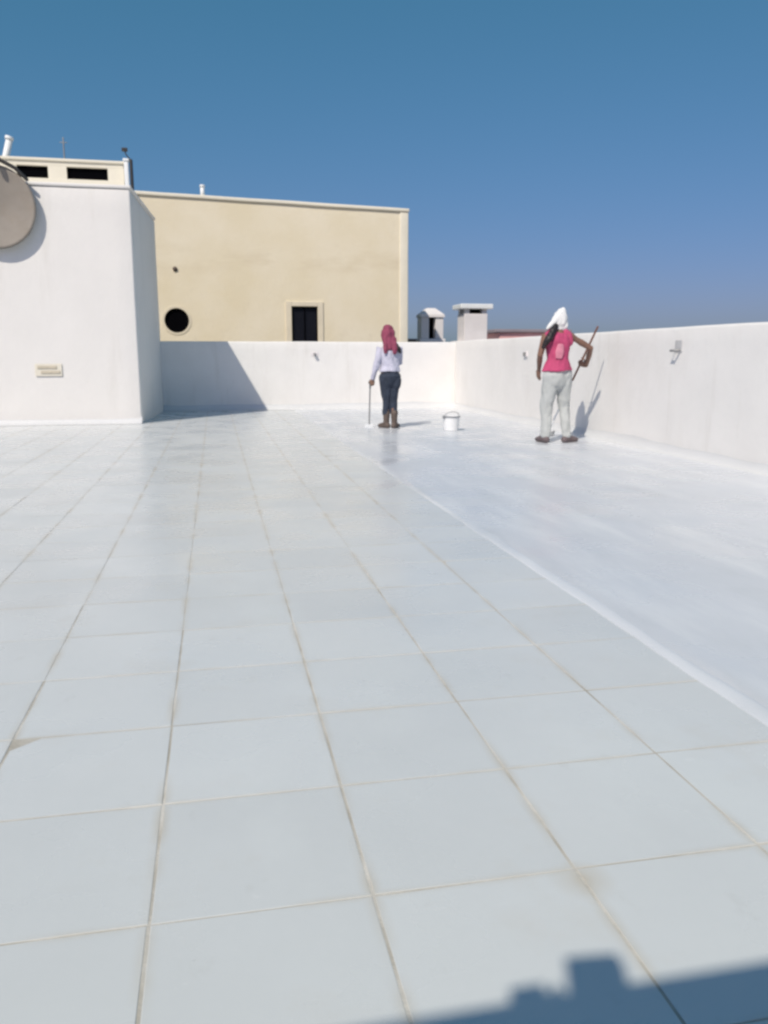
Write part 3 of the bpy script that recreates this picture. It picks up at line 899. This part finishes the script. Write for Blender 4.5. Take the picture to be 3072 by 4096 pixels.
# top: sleeveless, flared hem
bm = bmesh.new()
tube(bm, [(.005, .0, .935, .208, .158), (.003, 0, .985, .188, .142), (0, 0, 1.09, .142, .114), (0, .0, 1.20, .152, .122), (0, .005, 1.31, .172, .122), (.004, .008, 1.375, .140, .100), (.008, .012, 1.41, .095, .078)], 24, rnd=False)
for s in (-1, 1):
    tube(bm, [(s * .155, .0, 1.30, .052, .07), (s * .150, .008, 1.39, .050, .062), (s * .10, .015, 1.425, .05, .055)], 12)
solid('top', bm, M['red'], pr, .008, 3, .016, 9, 1)
bm = bmesh.new()
tube(bm, [(-.035, -.128, 1.10, .05, .012), (-.03, -.133, 1.18, .062, .012), (-.02, -.130, 1.27, .045, .012)], 12)
solid('top_print', bm, M['redprint'], pr, .006, 2, .002, 20, 3)
# trousers
bm = bmesh.new()
tube(bm, [(0, 0, .80, .165, .125), (0, -.005, .88, .178, .140), (0, 0, .97, .160, .125)], 22)
for s, (hp_, kn, an) in hips.items():
    limb(bm, [(hp_ + V((0, 0, .02)), .108), ((hp_ + kn) / 2, .100), (kn, .080), (kn + (an - kn) * .5 + V((0, -.01, 0)), .066), (an + V((0, -.005, .02)), .060)], 18)
solid('trousers', bm, M['greycloth'], pr, .0085, 3, .022, 8, 5)
for s, (hp_, kn, an) in hips.items():
    bm = bmesh.new(); foot(bm, an, R(62) if s > 0 else R(-6), 1.0, 1.25, .20)
    for v in bm.verts: v.co.z = max(v.co.z, 0.002)
    solid('shoe', bm, M['shoe'], pr, .007, 3)
# head cloth with a raised peak
bm = bmesh.new()
cw = hc
tube(bm, [(cw.x - .01, cw.y - .050, cw.z - .10, .074, .055), (cw.x - .012, cw.y - .035, cw.z - .06, .096, .085), (cw.x, cw.y - .02, cw.z + .02, .098, .104), (cw.x + .005, cw.y - .02, cw.z + .075, .086, .095), (cw.x + .022, cw.y - .02, cw.z + .115, .060, .062), (cw.x + .035, cw.y - .02, cw.z + .15, .030, .034)], 20)
tube(bm, [(cw.x - .03, cw.y - .05, cw.z + .07, .055, .06), (cw.x - .09, cw.y - .06, cw.z + .01, .05, .055), (cw.x - .15, cw.y - .07, cw.z - .055, .035, .04), (cw.x - .205, cw.y - .075, cw.z - .11, .018, .028)], 14)
tube(bm, [(cw.x + .02, cw.y - .05, cw.z - .03, .07, .055), (cw.x + .045, cw.y - .05, cw.z - .08, .05, .05), (cw.x + .06, cw.y - .04, cw.z - .11, .03, .03)], 14)
solid('head_cloth', bm, M['scarfw'], pr, .0075, 3, .018, 11, 7)
bm = bmesh.new()
tube(bm, [(-.055, -.035, 1.50, .036), (-.105, -.07, 1.44, .044), (-.150, -.092, 1.37, .048), (-.195, -.095, 1.31, .042), (-.235, -.085, 1.24, .028)], 12)
solid('hair', bm, M['hair'], pr, .006, 3, .006, 24, 9)

# pole with a roller, held by the worker
t = thing('roller_pole', 'long red brown pole with white paint roller held by the red-topped worker', 'roller', P2)
bm = bmesh.new(); tube(bm, [(*on_pole(.52), .0135), (*pole_t, .013)], 10); bm_obj('pole', bm, M['wood'], t, smooth=True)
bm = bmesh.new(); tube(bm, [(*pole_b, .011), (*on_pole(.54), .011)], 10); bm_obj('lower_pole', bm, M['pipe'], t, smooth=True)
perp = V((1, .25, 0)).normalized()
bm = bmesh.new(); tube(bm, [(*pole_b, .006), (*(pole_b + perp * .13 + V((0, .02, .02))), .006), (*(pole_b + perp * .13 + V((0, .05, -.02))), .006)], 8); bm_obj('wire_frame', bm, M['galv'], t, smooth=True)
ra = pole_b + V((0, .05, -.02)) + perp * .12
bm = bmesh.new(); tube(bm, [(*ra, .032), (*(ra - perp * .22), .032)], 16, rnd=False); bm_obj('roller_sleeve', bm, M['roller'], t, smooth=True)

# ---- worker with the maroon scarf
P1 = V((2.69, 12.68, 0))
pm = thing('person', 'worker in maroon head scarf, lavender shirt, navy trousers and brown boots', 'person', P1)
k = .955
shR, elR, wR = V((.150, .01, 1.245)), V((.185, .09, 1.02)), V((.10, .27, .98))
shL, elL, wL = V((-.150, .0, 1.235)), V((-.222, -.02, .985)), V((-.258, .06, .765))
hips1 = {1: (V((.072, 0, .79)), V((.058, .03, .44)), V((.070, -.02, .08))), -1: (V((-.075, 0, .79)), V((-.050, .02, .44)), V((-.052, .01, .08)))}
hc1 = V((-.02, .04, 1.445))
hrot1 = Matrix.Rotation(R(8), 4, 'Z') @ Matrix.Rotation(R(-14), 4, 'X')
bm = bmesh.new()
tube(bm, [(0, 0, .78, .140, .10), (0, 0, .86, .145, .105), (0, .0, .97, .115, .088), (0, .0, 1.09, .130, .098), (0, .0, 1.19, .140, .098), (-.005, .005, 1.26, .11, .08), (-.01, .012, 1.30, .055, .052)], 20)
tube(bm, [(-.01, .012, 1.27, .05), (-.018, .03, 1.38, .046)], 12)
head_piece(bm, hc1, hrot1, k)
for s, sh, el, wr in ((1, shR, elR, wR), (-1, shL, elL, wL)):
    limb(bm, [(sh + V((-s * .05, 0, 0)), .045), (sh, .046), ((sh + el) / 2, .040), (el, .034), (el + (wr - el) * .35, .035), (wr, .024)])
gh = V((-.272, .105, .69))
hand_piece(bm, wL, V((-.10, .22, -1)), V((.2, .75, .15)), -1, .9, .95)
hand_piece(bm, wR, V((-.8, .5, -.3)), V((-.3, -.2, -.9)), -1, .45, .95)
for s, (hp_, kn, an) in hips1.items():
    limb(bm, [(hp_, .08), ((hp_ + kn) / 2, .07), (kn, .048), (kn + (an - kn) * .35 + V((0, -.012, 0)), .046), (an, .032)])
    foot(bm, an, R(30) if s > 0 else R(-22), .95)
body = solid('body', bm, M['skin2'], pm, .0065, 3)
paint_face(body, hc1, hrot1, k, (M['eye'], M['lip']))
bm = bmesh.new()
tube(bm, [(0, -.004, .885, .172, .140), (0, 0, .97, .150, .122), (0, .0, 1.09, .148, .116), (0, .0, 1.20, .158, .114), (-.004, .004, 1.265, .125, .092), (-.008, .01, 1.295, .075, .068)], 24, rnd=False)
for s, sh, el, wr in ((1, shR, elR, wR), (-1, shL, elL, wL)):
    limb(bm, [(sh + V((-s * .05, 0, -.01)), .062), (sh, .062), ((sh + el) / 2, .057), (el, .052), (el + (wr - el) * .5, .047), (el + (wr - el) * .86, .041)])
solid('shirt', bm, M['lav'], pm, .008, 3, .018, 10, 11)
bm = bmesh.new()
tube(bm, [(0, 0, .74, .155, .118), (0.01, -.012, .82, .166, .132), (0, 0, .885, .136, .104)], 22)
tube(bm, [(.09, -.03, .68, .08), (.098, -.035, .76, .08)], 14)
for s, (hp_, kn, an) in hips1.items():
    limb(bm, [(hp_ + V((0, 0, .01)), .096), ((hp_ + kn) / 2, .088), (kn, .068), (kn + (an - kn) * .5, .060), (an + V((0, 0, .16)), .058)], 18)
solid('trousers', bm, M['denim'], pm, .008, 3, .014, 10, 13)
for s, (hp_, kn, an) in hips1.items():
    bm = bmesh.new(); foot(bm, an, R(30) if s > 0 else R(-22), .95, 1.25, .20)
    tube(bm, [(*(an + V((0, 0, -.03))), .048), (*(an + V((0, -.003, .07))), .050), (*(an + V((0, -.004, .16))), .058)], 14)
    for v in bm.verts: v.co.z = max(v.co.z, 0.002)
    solid('boot', bm, M['boot'], pm, .007, 3, .003, 20, 15)
bm = bmesh.new()
c = hc1
tube(bm, [(c.x, c.y - .05, c.z - .12, .082, .060), (c.x, c.y - .03, c.z - .06, .102, .090), (c.x, c.y - .018, c.z + .01, .110, .106), (c.x, c.y - .02, c.z + .06, .104, .100), (c.x, c.y - .02, c.z + .085, .082, .080)], 20)
for dx, ln, zz in ((-.070, .0, 1.18), (.072, .03, 1.17), (.0, .0, 1.27)):
    tube(bm, [(c.x + dx * .8, c.y - .085, 1.40, .045, .03), (c.x + dx, -.105, 1.30, .046, .026), (c.x + dx * 1.05, -.128, 1.22, .042, .022), (c.x + dx * 1.0, -.125, zz, .030, .016)], 12)
solid('head_scarf', bm, M['maroon'], pm, .0075, 3, .016, 12, 17)
bm = bmesh.new()
tube(bm, [(.085, -.085, 1.30, .026), (.125, -.105, 1.235, .034), (.140, -.105, 1.185, .022)], 12)
solid('hair', bm, M['hair'], pm, .006, 3, .005, 24, 19)

t = thing('floor_scraper', 'short upright scraper handle held down by the maroon-scarfed worker', 'scraper', P1)
hb = V((-.290, .115, .75)); lb = V((-.300, .165, .05))
bm = bmesh.new(); tube(bm, [(*hb, .012), (*lb, .011)], 10); bm_obj('handle', bm, M['galv'], t, smooth=True)
bm = bmesh.new(); tube(bm, [(*hb, .017), (*(hb + (lb - hb) * .17), .016)], 10); bm_obj('grip', bm, M['rim'], t, smooth=True)
bm = bmesh.new(); box(bm, lb.x - .07, lb.x + .07, lb.y - .012, lb.y + .012, .003, .055, .005); bm_obj('blade', bm, M['pipe'], t)

# ------------------------------------------------------------------ bucket
t = thing('bucket', 'white plastic paint bucket with grey rim standing between the two workers', 'bucket', (3.52, 12.05, .006), R(20))
bm = bmesh.new()
lathe(bm, [(.108, 0.0), (.112, .004), (.128, .225), (.124, .225), (.108, .012)], seg=32)
bm_obj('body', bm, M['bucket'], t, smooth=False)
bm = bmesh.new()
lathe(bm, [(.1285, .205), (.138, .207), (.138, .222), (.1285, .224)], seg=32); bmesh.ops.delete(bm, geom=[f for f in bm.faces if len(f.verts) > 4], context='FACES')
bm_obj('rim', bm, M['rim'], t, smooth=False)
bm = bmesh.new()
lathe(bm, [(.119, .160), (.001, .1605)], seg=32)
bm_obj('paint', bm, M['bucket'], t)
for s in (-1, 1):
    bm = bmesh.new(); tube(bm, [(s * .130, 0, .20, .018), (s * .146, 0, .20, .016)], 10); bm_obj('handle_lug', bm, M['rim'], t, smooth=True)
bm = bmesh.new()
tube(bm, [(.142 * math.cos(a), -.03 * math.sin(a), .205 + .085 * math.sin(a), .0045) for a in [math.pi * q / 14 for q in range(15)]], 6)
bm_obj('handle', bm, M['rim'], t, smooth=True)
